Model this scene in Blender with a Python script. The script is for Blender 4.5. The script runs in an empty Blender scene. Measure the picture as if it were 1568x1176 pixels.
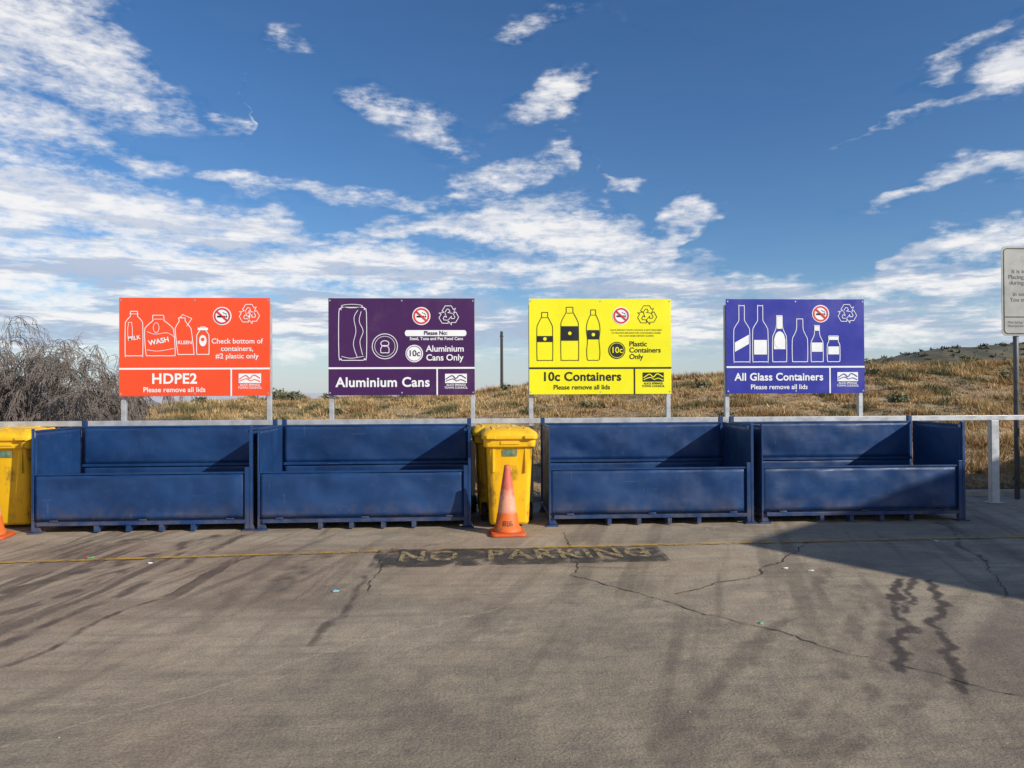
import bpy, bmesh, math, random
import numpy as np
from mathutils import Vector, Matrix, noise as mnoise
random.seed(7); R=np.random.default_rng(11)
scene=bpy.context.scene
rad=math.radians
# ------------------------------------------------------------------ helpers
def link(o): scene.collection.objects.link(o); return o
def empty(name,loc=(0,0,0),rz=0):
    e=bpy.data.objects.new(name,None); e.location=loc; e.rotation_euler=(0,0,rz); e.empty_display_size=.2
    return link(e)
def obj(name,me,parent=None,loc=(0,0,0),mats=(),smooth=False,bevel=0):
    o=bpy.data.objects.new(name,me); o.location=loc
    for m in mats: me.materials.append(m)
    link(o)
    if parent: o.parent=parent
    if smooth:
        for p in me.polygons: p.use_smooth=True
    if bevel:
        b=o.modifiers.new('bev','BEVEL'); b.width=bevel; b.segments=2; b.limit_method='ANGLE'
    return o
def bm_obj(name,bm,**k):
    me=bpy.data.meshes.new(name); bmesh.ops.recalc_face_normals(bm,faces=bm.faces); bm.to_mesh(me); bm.free()
    return obj(name,me,**k)
def box(bm,x0,x1,y0,y1,z0,z1,mi=0):
    v=[bm.verts.new(p) for p in [(x0,y0,z0),(x1,y0,z0),(x1,y1,z0),(x0,y1,z0),(x0,y0,z1),(x1,y0,z1),(x1,y1,z1),(x0,y1,z1)]]
    for f in [(0,3,2,1),(4,5,6,7),(0,1,5,4),(1,2,6,5),(2,3,7,6),(3,0,4,7)]:
        fa=bm.faces.new([v[i] for i in f]); fa.material_index=mi
def cyl(bm,p0,p1,r,n=12,mi=0,r1=None):
    p0=Vector(p0);p1=Vector(p1);d=(p1-p0).normalized()
    a=d.orthogonal().normalized(); b=d.cross(a)
    r1=r if r1 is None else r1
    A=[bm.verts.new(p0+(a*math.cos(t)+b*math.sin(t))*r) for t in [2*math.pi*i/n for i in range(n)]]
    B=[bm.verts.new(p1+(a*math.cos(t)+b*math.sin(t))*r1) for t in [2*math.pi*i/n for i in range(n)]]
    for i in range(n):
        f=bm.faces.new((A[i],A[(i+1)%n],B[(i+1)%n],B[i])); f.material_index=mi; f.smooth=True
    bm.faces.new(A[::-1]).material_index=mi; bm.faces.new(B).material_index=mi
def rring(w,d,r,z,cx=0,cy=0,n=5):
    pts=[]
    for sx,sy,a0 in ((1,1,0),(-1,1,90),(-1,-1,180),(1,-1,270)):
        for i in range(n+1):
            a=rad(a0+90*i/n)
            pts.append((cx+sx*(w/2-r)+r*math.cos(a),cy+sy*(d/2-r)+r*math.sin(a),z))
    return pts
def loft(bm,rings,mi=0,smooth=True):
    V=[[bm.verts.new(p) for p in r] for r in rings]
    n=len(V[0])
    for a,b in zip(V,V[1:]):
        for i in range(n):
            f=bm.faces.new((a[i],a[(i+1)%n],b[(i+1)%n],b[i])); f.material_index=mi; f.smooth=smooth
    bm.faces.new(V[0][::-1]).material_index=mi; bm.faces.new(V[-1]).material_index=mi
def vnoise(x,y,seed=0):
    t=np.random.default_rng(seed).random((256,256))
    xi=np.floor(x).astype(int); yi=np.floor(y).astype(int); fx=x-xi; fy=y-yi
    fx=fx*fx*(3-2*fx); fy=fy*fy*(3-2*fy)
    a=t[xi%256,yi%256]; b=t[(xi+1)%256,yi%256]; c=t[xi%256,(yi+1)%256]; d=t[(xi+1)%256,(yi+1)%256]
    return (a*(1-fx)+b*fx)*(1-fy)+(c*(1-fx)+d*fx)*fy
def fbm(x,y,o=4,seed=0):
    s=0;a=.5;tot=0
    for i in range(o):
        s=s+a*vnoise(x*2**i+17.3*i,y*2**i+5.1*i,seed+i); tot+=a; a*=.5
    return s/tot
# ------------------------------------------------------------------ materials
class NT:
    def __init__(s,nt): s.t=nt; s.n=nt.nodes; s.l=nt.links
    def node(s,typ,**k):
        n=s.n.new(typ)
        for a,b in k.items():
            if a=='ins':
                for i,v in b.items():
                    if isinstance(v,bpy.types.NodeSocket): s.l.new(v,n.inputs[i])
                    else: n.inputs[i].default_value=v
            else: setattr(n,a,b)
        return n
    def math(s,op,a,b=0.0,clamp=False):
        return s.node('ShaderNodeMath',operation=op,use_clamp=clamp,ins={0:a,1:b}).outputs[0]
    def mix(s,f,a,b,bt='MIX'):
        return s.node('ShaderNodeMix',data_type='RGBA',blend_type=bt,ins={0:f,6:a,7:b}).outputs[2]
    def noise(s,vec,scale,detail=4,rough=.55,dist=0):
        return s.node('ShaderNodeTexNoise',ins={'Vector':vec,'Scale':scale,'Detail':detail,'Roughness':rough,'Distortion':dist}).outputs[0]
    def ramp(s,f,a,b,lo=0.0,hi=1.0):
        return s.node('ShaderNodeMapRange',interpolation_type='SMOOTHSTEP',ins={0:f,1:a,2:b,3:lo,4:hi}).outputs[0]
def c4(c): return (c[0],c[1],c[2],1)
def newmat(name):
    m=bpy.data.materials.new(name); m.use_nodes=True; t=NT(m.node_tree)
    b=t.n['Principled BSDF']; return m,t,b
def mat(name,col,rough=.5,metal=0,var=.15,scale=6,bump=0,bscale=30,dirt=0,dirtcol=(.08,.06,.045),dscale=3,stretch=(1,1,1)):
    m,t,b=newmat(name)
    co=t.node('ShaderNodeTexCoord').outputs['Object']
    mp=t.node('ShaderNodeMapping',ins={0:co,3:stretch}).outputs[0]
    n1=t.noise(mp,scale,3)
    k=t.ramp(n1,.25,.75,1-var,1+var)
    cc=t.node('ShaderNodeVectorMath',operation='SCALE',ins={0:col,'Scale':k}).outputs[0]
    if dirt:
        n2=t.noise(mp,dscale,6,.7)
        f=t.ramp(n2,.5,.75,0,dirt)
        cc=t.mix(f,cc,c4(dirtcol))
    t.l.new(cc,b.inputs['Base Color']); b.inputs['Metallic'].default_value=metal
    t.l.new(t.ramp(n1,.3,.7,max(rough-.1,.05),min(rough+.12,1)),b.inputs['Roughness'])
    if bump:
        bp=t.node('ShaderNodeBump',ins={'Strength':bump,'Distance':.01,'Height':t.noise(mp,bscale,3)})
        t.l.new(bp.outputs[0],b.inputs['Normal'])
    return m
def skip_mat():
    m,t,b=newmat('navy_paint')
    co=t.node('ShaderNodeTexCoord').outputs['Object']
    oi=t.node('ShaderNodeObjectInfo').outputs['Random']
    vo=t.node('ShaderNodeVectorMath',operation='ADD',ins={0:co,1:t.node('ShaderNodeCombineXYZ',ins={0:t.math('MULTIPLY',oi,37.0),1:t.math('MULTIPLY',oi,11.0)}).outputs[0]}).outputs[0]
    base=t.mix(t.ramp(t.noise(vo,1.6,4),.3,.7),(.0055,.030,.102,1),(.011,.050,.155,1))
    base=t.mix(t.ramp(t.noise(vo,9,5,.7),.5,.8,0,.4),base,(.035,.075,.16,1))
    s1=t.node('ShaderNodeMapping',ins={0:vo,3:(55,55,1.6)}).outputs[0]
    sc=t.ramp(t.noise(s1,1,2,.6),.71,.77,0,.38)
    s2=t.node('ShaderNodeMapping',ins={0:vo,2:(0,.35,0),3:(2.5,3,90)}).outputs[0]
    sc2=t.ramp(t.noise(s2,1,2,.5),.72,.77,0,.35)
    base=t.mix(sc,base,(.15,.19,.26,1)); base=t.mix(sc2,base,(.16,.20,.27,1))
    rust=t.ramp(t.noise(vo,16,6,.75),.67,.72,0,.9)
    base=t.mix(rust,base,(.11,.06,.04,1))
    chips=t.ramp(t.noise(vo,55,2,.5),.775,.80,0,.6)
    base=t.mix(chips,base,(.25,.26,.27,1))
    z=t.node('ShaderNodeSeparateXYZ',ins={0:co}).outputs[2]
    dust=t.math('MULTIPLY',t.ramp(z,.05,.35,.5,0),t.ramp(t.noise(vo,5,4,.7),.35,.7))
    base=t.mix(dust,base,(.16,.12,.085,1))
    t.l.new(base,b.inputs['Base Color'])
    t.l.new(t.ramp(t.noise(vo,7,4),.3,.7,.36,.56),b.inputs['Roughness'])
    b.inputs['Specular IOR Level'].default_value=.42
    bp=t.node('ShaderNodeBump',ins={'Strength':.6,'Distance':.03,'Height':t.noise(vo,3.2,2,.4)})
    t.l.new(bp.outputs[0],b.inputs['Normal'])
    return m
NAVY=skip_mat()
GALV=mat('galvanised_steel',(.48,.49,.5),.5,.35,.18,8,.1,40,.25,(.2,.17,.14),4)
DGREY=mat('dark_steel',(.12,.12,.125),.5,.3,.2,9,.1,40)
YPLAST=mat('yellow_plastic',(.90,.50,.008),.42,0,.08,4,.08,50,.9,(.13,.07,.02),5.0,(1.3,1.3,.55))
YLID=mat('yellow_lid_plastic',(.88,.50,.01),.5,0,.1,4,.08,50,.6,(.25,.15,.03),5)
BLACKP=mat('black_rubber',(.02,.02,.02),.7)
STICK=mat('council_sticker',(.12,.2,.13),.5,0,.3,30,0,30,.8,(.5,.32,.05),18)
WHITE=mat('white_vinyl',(.86,.86,.85),.35,0,.03)
def flat(name,col,rough=.33): 
    return mat(name,col,rough,0,.04,2.5,0,30,.10,(.35,.28,.2),2.2)
ORANGE=flat('orange_sign_face',(.90,.082,.020)); PURPLE=flat('purple_sign_face',(.058,.010,.085))
YELL=flat('yellow_sign_face',(.90,.83,.008)); BLUE=flat('blue_sign_face',(.030,.035,.32))
BLACK=mat('black_vinyl',(.015,.015,.015),.4); RED=mat('red_vinyl',(.65,.03,.03),.4)
# ------------------------------------------------------------------ surveyed marks on the yard floor (metres)
G=dict(
S1=[(-2.56,3.98),(-2.43,4.49),(-2.30,5.17),(-2.15,6.0),(-1.91,6.48)],
S2=[(-3.49,5.42),(-3.13,6.07),(-2.78,6.64),(-2.63,7.36)],
S3=[(-3.13,4.86),(-2.96,5.47),(-2.79,6.15),(-2.83,7.22)],
S4=[(-3.81,5.9),(-3.67,6.57),(-3.42,7.26)],
S5=[(-1.49,5.37),(-1.42,5.78),(-1.32,6.41)],
S6=[(-.97,4.17),(-.87,4.85),(-.87,5.7)],
S7=[(-2.17,3.37),(-1.88,3.98),(-1.65,4.63),(-1.44,5.37)],
S8=[(-2.76,4.29),(-2.64,4.97),(-2.54,5.82),(-2.41,6.75),(-2.32,7.4)],
S9=[(-1.74,4.07),(-1.75,4.91),(-1.6,5.96),(-1.61,6.43)],
A1=[(1.09,2.68),(1.52,3.2),(2.14,4.02),(2.79,5.08)],
A2=[(1.19,2.68),(1.73,3.19),(2.25,3.81),(2.8,4.75)],
A3=[(.64,2.71),(1.2,3.44),(2.01,4.52),(2.84,5.65)],
A4=[(1.31,2.67),(2.11,3.31),(2.81,4.21)],
W1=[(3.26,5.32),(2.98,4.9),(2.86,4.7),(2.72,4.5),(2.66,4.22),(2.42,4.0),(2.33,3.81),(2.20,3.6)],
W1b=[(3.35,5.31),(3.05,4.85),(2.80,4.5)],
W2=[(3.43,5.21),(3.1,4.58),(2.82,4.3),(2.80,4.15),(2.67,3.88),(2.58,3.8),(2.52,3.6),(2.32,3.33)],
W3=[(5.07,7.49),(4.61,6.52),(4.25,5.77)],
J1=[(-1.97,3.05),(-1.35,3.53),(-.64,4.2),(.63,5.14),(2.2,6.3)],
C1=[(.95,7.26),(.76,5.59),(.99,5.29),(1.44,4.62),(1.77,4.25),(1.97,3.93),(2.23,3.61),(2.59,3.22)],
C2=[(1.45,4.97),(1.71,5.18),(2.23,5.49),(2.33,5.68),(2.77,6.11),(3.13,6.63)],
C3=[(4.41,6.0),(4.05,5.36),(3.7,4.77)],
C4=[(-.8,5.23),(-.77,6.13),(-.77,6.63),(-.17,6.87)],
C5=[(.02,6.57),(.71,5.8),(1.25,5.8)],
L=[(-3.37,6.43),(-3.45,6.51),(-2.77,6.22),(-1.02,5.25),(2.52,5.67),(2.69,5.58),(1.78,4.36),(4.41,6.59)],
YL=[(-5.2,6.2),(-4.07,6.31),(-.99,6.51),(.75,6.57),(2.49,6.62),(5.39,6.7),(9,6.8)])
def grid_mesh(name,xs,ys,zf):
    X,Y=np.meshgrid(xs,ys); Z=zf(X,Y)
    nx,ny=len(xs),len(ys)
    co=np.stack([X,Y,Z],-1).reshape(-1,3).astype(np.float32)
    i=np.arange(nx*ny).reshape(ny,nx)
    F=np.stack([i[:-1,:-1],i[:-1,1:],i[1:,1:],i[1:,:-1]],-1).reshape(-1,4)
    me=bpy.data.meshes.new(name)
    me.vertices.add(len(co)); me.vertices.foreach_set('co',co.ravel())
    me.loops.add(F.size); me.loops.foreach_set('vertex_index',F.ravel().astype(np.int32))
    me.polygons.add(len(F)); me.polygons.foreach_set('loop_start',(np.arange(len(F))*4).astype(np.int32))
    me.update(calc_edges=True); me.validate()
    me.polygons.foreach_set('use_smooth',np.ones(len(F),bool))
    return me,X,Y,Z
def attr(me,name,arr):
    a=me.color_attributes.new(name,'FLOAT_COLOR','POINT'); a.data.foreach_set('color',arr.astype(np.float32).ravel())
# ------------------------------------------------------------------ concrete yard
xs=np.concatenate([np.linspace(-60,-7,30)[:-1],np.arange(-7,8,.02),np.linspace(8,60,30)])
ys=np.concatenate([np.linspace(-60,1.8,30)[:-1],np.arange(1.8,9.3,.02)])
me,X,Y,_=grid_mesh('concrete_yard',xs,ys,lambda X,Y:0*X)
def dist(poly,wx,wy):
    D=np.full(X.shape,99.)
    for (ax,ay),(bx,by) in zip(poly,poly[1:]):
        dx,dy=bx-ax,by-ay; L=dx*dx+dy*dy
        t=np.clip(((wx-ax)*dx+(wy-ay)*dy)/L,0,1)
        D=np.minimum(D,np.hypot(wx-ax-t*dx,wy-ay-t*dy))
    return D
w1=fbm(X*1.7,Y*1.7,3,3)-.5; w2=fbm(X*1.7,Y*1.7,3,9)-.5
f1=fbm(X*9,Y*9,3,5)-.5; f2=fbm(X*9,Y*9,3,15)-.5
wx=X+.22*w1+.05*f1; wy=Y+.22*w2+.05*f2
n_hi=fbm(X*11,Y*6,4,21); n_mid=fbm(X*1.3,Y*1.3,4,31); n_lo=fbm(X*.5,Y*.5,3,41)
dark=np.zeros(X.shape); warm=np.zeros(X.shape); light=np.zeros(X.shape)
def stroke(arr,k,w,s,soft=.6,brk=(.35,.6),warp=1):
    q=wx if warp==1 else X+.12*f1+.03*w1; r=wy if warp==1 else Y+.12*f2
    D=dist(G[k],q,r)
    m=np.clip(1-(D-w*soft*.5)/(w*(1-soft*.5)),0,1); m=m*m*(3-2*m)
    b=np.clip((n_hi-brk[0])/(brk[1]-brk[0]),0,1)
    np.maximum(arr,m*s*(.3+.7*b),out=arr)
stroke(dark,'S1',.03,.9,.8); stroke(warm,'S1',.16,.8)
stroke(dark,'S2',.13,.85,.6); stroke(dark,'S3',.09,.8,.6); stroke(dark,'S4',.10,.75,.6); stroke(dark,'S8',.07,.8,.6); stroke(dark,'S9',.12,.4,.3)
stroke(warm,'S2',.5,.6); stroke(warm,'S3',.5,.6); stroke(warm,'S8',.4,.7)
stroke(dark,'S5',.13,.7,.4); stroke(dark,'S6',.05,.75,.5); stroke(dark,'S7',.12,.35,.2); stroke(warm,'S5',.4,.6)
for k in('A1','A2','A3','A4'): stroke(dark,k,.09,.5,.5)
stroke(dark,'W1',.045,.95,.8,(.1,.35),2); stroke(dark,'W1b',.035,.9,.8,(.1,.35),2); stroke(dark,'W2',.05,.95,.8,(.1,.35),2); stroke(dark,'W3',.025,.8)
stroke(light,'J1',.014,.9,.8,(.1,.4),2)
# leaked liquid washed down-slope from the left-hand skips: fan of narrow brown streaks
u=(X-.10*Y)+.10*w1; st=fbm(u*13+40,Y*.35,4,300); reg=np.clip((-X-.5)/1.5,0,1)*np.clip((Y-3.0)/2.2,0,1)
dark=np.maximum(dark,np.clip((st-.53)*9,0,1)*reg*.75*np.clip((n_mid-.3)*4,.2,1))
u2=(X-.28*Y)+.10*w2; st=fbm(u2*10+10,Y*.3,4,330); dark=np.maximum(dark,np.clip((st-.56)*8,0,1)*np.clip((-X)/1.5,0,1)*np.clip((Y-3.6)/2,0,1)*.45)
st2=fbm((X-.35*Y)*8,Y*.5+X*.2,4,310); dark=np.maximum(dark,np.clip((st2-.55)*6,0,1)*.38*np.clip((X+1)/2,0,1))
band=np.clip(1-np.abs(Y-7.2)/.6,0,1)*np.clip((n_mid-.42)*4,0,1)
dark=np.maximum(dark,.45*band*(X<-.2)); dark=np.maximum(dark,.2*band)
warm=np.maximum(warm,np.clip((n_lo-.45)*3,0,1)*.6); warm=np.maximum(warm,np.clip((-X-.5)/3,0,1)*np.clip((Y-3.5)/2,0,1)*.8)
light=np.maximum(light,np.clip((fbm(X*.7+9,Y*.9,4,55)-.45)*4,0,1)*.8*np.clip((Y-3)/2,0,1))
light=np.maximum(light,np.clip((Y-6.6)/.6,0,1)*np.clip((fbm(X*2,Y*3,4,58)-.38)*4,0,1)*.8)
rr=np.hypot(X-9,Y+1.5); arc=np.clip((vnoise(rr*7,np.arctan2(Y+1.5,X-9)*2,77)-.55)*4,0,1)*np.clip((X-1)/2,0,1)*np.clip((6.3-Y)/2,0,1)
dark=np.maximum(dark,arc*.40)
rr=np.hypot(X+1,Y-14.); arc=np.clip((vnoise(rr*9,np.arctan2(Y-14,X+1)*3,78)-.55)*4,0,1)
dark=np.maximum(dark,arc*.2*np.clip((1-X)/2,0,1))
dark=np.maximum(dark,.30*np.clip((4.2-Y)/1.8,0,1)*np.clip((fbm(X*1.5,Y*2.2,4,61)-.25)*3,0,1))
attr(me,'marks',np.stack([dark,warm,light,np.ones_like(dark)],-1))
m,t,b=newmat('stained_concrete')
co=t.node('ShaderNodeTexCoord').outputs['Object']
at=t.node('ShaderNodeAttribute',attribute_name='marks'); sp=t.node('ShaderNodeSeparateColor',ins={0:at.outputs['Color']})
c=t.mix(t.ramp(t.noise(co,.9,5,.6),.3,.7),(.290,.224,.142,1),(.45,.355,.222,1))
n5=t.noise(co,5,6,.7)
c=t.mix(t.ramp(n5,.38,.68,0,.6),c,(.17,.132,.095,1))
c=t.mix(t.ramp(t.noise(co,2.1,7,.72),.47,.62,0,.38),c,(.125,.096,.07,1))
c=t.mix(t.math('MULTIPLY',sp.outputs[1],.7),c,(.40,.255,.145,1))
c=t.mix(t.math('MULTIPLY',sp.outputs[2],.6),c,(.60,.48,.32,1))
st=t.node('ShaderNodeMapping',ins={0:co,2:(0,0,.45),3:(1.2,14,1)}).outputs[0]
c=t.mix(t.ramp(t.noise(st,1,5,.65),.45,.72,0,.38),c,(.14,.115,.09,1))
ns=t.noise(co,75,3,.75)
c=t.mix(t.ramp(ns,.35,.65),t.mix(.34,c,(.06,.05,.045,1)),t.mix(.14,c,(.62,.56,.48,1)))
c=t.mix(t.math('MULTIPLY',sp.outputs[0],.95),c,(.050,.034,.024,1))
t.l.new(c,b.inputs['Base Color'])
t.l.new(t.math('SUBTRACT',t.ramp(n5,.3,.7,.74,.92),t.math('MULTIPLY',sp.outputs[0],.15)),b.inputs['Roughness'])
bp=t.node('ShaderNodeBump',ins={'Strength':.5,'Distance':.006,'Height':ns})
bp2=t.node('ShaderNodeBump',ins={'Strength':.5,'Distance':.03,'Height':n5,'Normal':bp.outputs[0]})
t.l.new(bp2.outputs[0],b.inputs['Normal'])
obj('concrete_yard',me,mats=[m])
def strip(bm,pts,w,z,jit=0,wj=0,step=.03,mi=0):
    P=[]
    for (ax,ay),(bx,by) in zip(pts,pts[1:]):
        n=max(1,int(math.hypot(bx-ax,by-ay)/step))
        for i in range(n): P.append((ax+(bx-ax)*i/n,ay+(by-ay)*i/n))
    P.append(pts[-1])
    if jit: 
        P=[(x+jit*(mnoise.noise(Vector((x*3,y*3,1)))*2+mnoise.noise(Vector((x*14,y*14,5)))*.8),y+jit*(mnoise.noise(Vector((x*3,y*3,9)))*2+mnoise.noise(Vector((x*14,y*14,3)))*.8)) for x,y in P]
    prev=None
    for i,(x,y) in enumerate(P):
        a=P[max(i-1,0)];b_=P[min(i+1,len(P)-1)]
        d=Vector((b_[0]-a[0],b_[1]-a[1],0)); d.normalize(); n=Vector((-d.y,d.x,0))
        ww=w/2*(1+wj*random.uniform(-1,1))
        c=Vector((x,y,z)); cur=(bm.verts.new(c+n*ww),bm.verts.new(c-n*ww))
        if prev:
            f=bm.faces.new((prev[0],prev[1],cur[1],cur[0])); f.material_index=mi
        prev=cur
CR=mat('crack_dark',(.05,.04,.032),.95)
bm=bmesh.new()
for i,(k,w) in enumerate((('C1',.007),('C2',.008),('C3',.006),('C4',.006),('C5',.006))): strip(bm,G[k],w,.004+.001*i,.04,.7)
bm_obj('pavement_cracks',bm,mats=[CR])
def paint(name,col,thr,scale,base=.9):
    m,t,b=newmat(name); co=t.node('ShaderNodeTexCoord').outputs['Object']
    b.inputs['Roughness'].default_value=.8
    c=t.mix(t.ramp(t.noise(co,12,4,.7),.35,.7),c4(col),c4([x*.6 for x in col])); t.l.new(c,b.inputs['Base Color'])
    tr=t.node('ShaderNodeBsdfTransparent'); mx=t.node('ShaderNodeMixShader')
    a=t.math('MULTIPLY',t.ramp(t.noise(co,scale,6,.75),thr-.08,thr+.08),base)
    t.l.new(a,mx.inputs[0]); t.l.new(tr.outputs[0],mx.inputs[1]); t.l.new(b.outputs[0],mx.inputs[2])
    t.l.new(mx.outputs[0],t.n['Material Output'].inputs[0]); return m
PYEL=paint('worn_yellow_paint',(.60,.35,.05),.47,9,.85); PBLK=paint('worn_black_paint',(.055,.05,.048),.46,4.5,.74); PYT=paint('worn_yellow_lettering',(.50,.37,.17),.48,13,.8)
bm=bmesh.new(); strip(bm,G['YL'],.07,.010,0,.1,.1); bm_obj('yellow_line_marking',bm,mats=[PYEL])
e=empty('no_parking_marking')
bm=bmesh.new(); vs=[bm.verts.new(p) for p in ((-.87,5.9,.014),(1.66,5.98,.014),(1.68,6.5,.014),(-.88,6.56,.014))]; bm.faces.new(vs); bm_obj('black_patch',bm,mats=[PBLK],parent=e)
def text(s,size,x,y,z,parent,mt,align='CENTER',bold=0.,rot=(math.pi/2,0,0),sx=1.,name=None,spacing=1):
    cu=bpy.data.curves.new('t','FONT'); cu.body=s; cu.size=size; cu.align_x=align; cu.align_y='CENTER'; cu.offset=bold; cu.space_character=spacing; cu.resolution_u=4
    o=bpy.data.objects.new('t',cu); link(o); dg=bpy.context.evaluated_depsgraph_get(); dg.update()
    me=bpy.data.meshes.new_from_object(o.evaluated_get(dg)); bpy.data.objects.remove(o)
    nm=name or ('text_'+''.join(ch if ch.isalnum() else '_' for ch in s.lower())[:24])
    ob=obj(nm,me,parent=parent,mats=[]); me.materials.clear(); me.materials.append(mt)
    ob.location=(x,y,z); ob.rotation_euler=rot; ob.scale=(sx,1,1); return ob
text('NO  PARKING',.50,.44,6.25,.018,e,PYT,bold=.010,rot=(0,0,.012),sx=.63,spacing=1.14)
# ------------------------------------------------------------------ terrain
rx=np.array([-3000,-60,-20,-14,-11.3,-9.2,-6.7,-2.8,.2,1.8,6.7,8.6,13.7,16.5,19.3,30,60,3000])
rz=np.array([0,.3,.45,.5,.62,1.0,1.15,1.2,1.37,1.55,1.82,1.88,2.22,2.32,2.40,2.7,3.0,0])
def terr(X,Y):
    hr=np.interp(X,rx,rz)+.12*(fbm(X*.4+50,Y*.4+50,3,90)-.5)*2
    t=np.clip((Y-9.7)/14.3,0,1); s=1-(1-t)**1.7
    up=hr*s
    t2=np.clip((Y-25)/45,0,1); t2=t2*t2*(3-2*t2)
    z=up*(1-t2)-8*t2-.03
    z=z+np.where(Y>9.8,.16*(fbm(X*1.1,Y*1.1,3,91)-.5),0)
    return z
xs=np.concatenate([-18-np.geomspace(1,3000,40)[::-1],np.arange(-18,26,.35),26+np.geomspace(1,3000,40)])
ys=np.concatenate([np.array([-3000,-800,-200,-60,-20,0,5,8.8]),np.arange(9.2,30,.3),30+np.geomspace(.5,4000,60)])
me,X,Y,Z=grid_mesh('ground',xs,ys,terr)
m,t,b=newmat('dry_soil_haze'); co=t.node('ShaderNodeTexCoord').outputs['Object']
c=t.mix(t.ramp(t.noise(co,1.2,6,.7),.35,.65),(.30,.19,.105,1),(.46,.33,.18,1))
c=t.mix(t.ramp(t.noise(co,9,5,.7),.5,.7,0,.6),c,(.16,.11,.06,1))
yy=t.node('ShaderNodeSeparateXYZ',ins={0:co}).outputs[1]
c=t.mix(t.ramp(yy,40,300),c,(.55,.56,.58,1))  # distance haze painted into the far soil colour
t.l.new(c,b.inputs['Base Color']); b.inputs['Roughness'].default_value=.95
bp=t.node('ShaderNodeBump',ins={'Strength':.8,'Distance':.05,'Height':t.noise(co,8,4,.7)}); t.l.new(bp.outputs[0],b.inputs['Normal'])
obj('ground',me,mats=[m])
bm=bmesh.new(); box(bm,-30,30,9.31,9.46,-.2,.07); bm_obj('concrete_kerb',bm,mats=[mat('kerb_concrete',(.34,.30,.25),.9,0,.2,4,.3,40,.4)],bevel=.012)
# ------------------------------------------------------------------ grass
def tri_mesh(name,co,tris,cols,mt):
    me=bpy.data.meshes.new(name); me.vertices.add(len(co)); me.vertices.foreach_set('co',co.astype(np.float32).ravel())
    me.loops.add(tris.size); me.loops.foreach_set('vertex_index',tris.astype(np.int32).ravel())
    me.polygons.add(len(tris)); me.polygons.foreach_set('loop_start',(np.arange(len(tris))*3).astype(np.int32))
    me.update(calc_edges=True); attr(me,'tint',cols); return obj(name,me,mats=[mt])
def leaf_mat(name):
    m,t,b=newmat(name); a=t.node('ShaderNodeAttribute',attribute_name='tint').outputs['Color']
    t.l.new(a,b.inputs['Base Color']); b.inputs['Roughness'].default_value=.8; b.inputs['Specular IOR Level'].default_value=.2
    return m
GR=leaf_mat('grass_blades')
NTf=95000; NB=8
gx=R.uniform(-17,25,NTf*2); gy=9.75+R.random(NTf*2)**1.2*16.5
keep=(np.abs(gx)<gy*1.02+1)&(fbm(gx*1.6,gy*1.6,3,60)+.25*R.random(len(gx))>.40); gx=gx[keep][:NTf]; gy=gy[keep][:NTf]; n=len(gx)
gz=terr(gx[None],gy[None])[0]
pn=fbm(gx*1.5,gy*1.5,3,70)
hh=(.05+.19*np.clip((pn-.40)*2.8,0,1))*R.uniform(.5,1.35,n)
ang=R.uniform(0,2*np.pi,(n,NB)); lean=R.uniform(.15,1.1,(n,NB))*hh[:,None]; off=R.uniform(0,.08,(n,NB)); a2=R.uniform(0,2*np.pi,(n,NB))
bx=gx[:,None]+off*np.cos(a2); by=gy[:,None]+off*np.sin(a2); bz=gz[:,None]-.02+0*bx
H=hh[:,None]*R.uniform(.5,1.15,(n,NB)); wd=R.uniform(.004,.010,(n,NB))*(.6+gy[:,None]/20)
pa=ang+np.pi/2+R.uniform(-.8,.8,(n,NB))
A=np.stack([bx-wd*np.cos(pa),by-wd*np.sin(pa),bz],-1); B=np.stack([bx+wd*np.cos(pa),by+wd*np.sin(pa),bz],-1); T=np.stack([bx+lean*np.cos(ang),by+lean*np.sin(ang),bz+H],-1)
co=np.stack([A,B,T],2).reshape(-1,3); tris=np.arange(len(co)).reshape(-1,3)
tn=fbm(gx*.7+30,gy*.7,3,80); k=np.clip((tn-.42)*6,0,1)[:,None]; tn2=fbm(gx*1.3+70,gy*1.3,3,85)[:,None]; k2=(R.random((n,1))<.12)|(tn2>.62)
base=np.array([.72,.50,.235])*(1-k)+np.array([.52,.33,.15])*k
base=np.where(k2,np.array([.25,.22,.10]),base)*R.uniform(.6,1.2,(n,1))
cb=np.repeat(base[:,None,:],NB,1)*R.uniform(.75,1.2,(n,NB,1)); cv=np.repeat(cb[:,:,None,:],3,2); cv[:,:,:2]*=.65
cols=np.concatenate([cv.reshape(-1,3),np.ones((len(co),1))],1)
tri_mesh('dry_grass',co,tris,np.clip(cols,0,1),GR)
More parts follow.
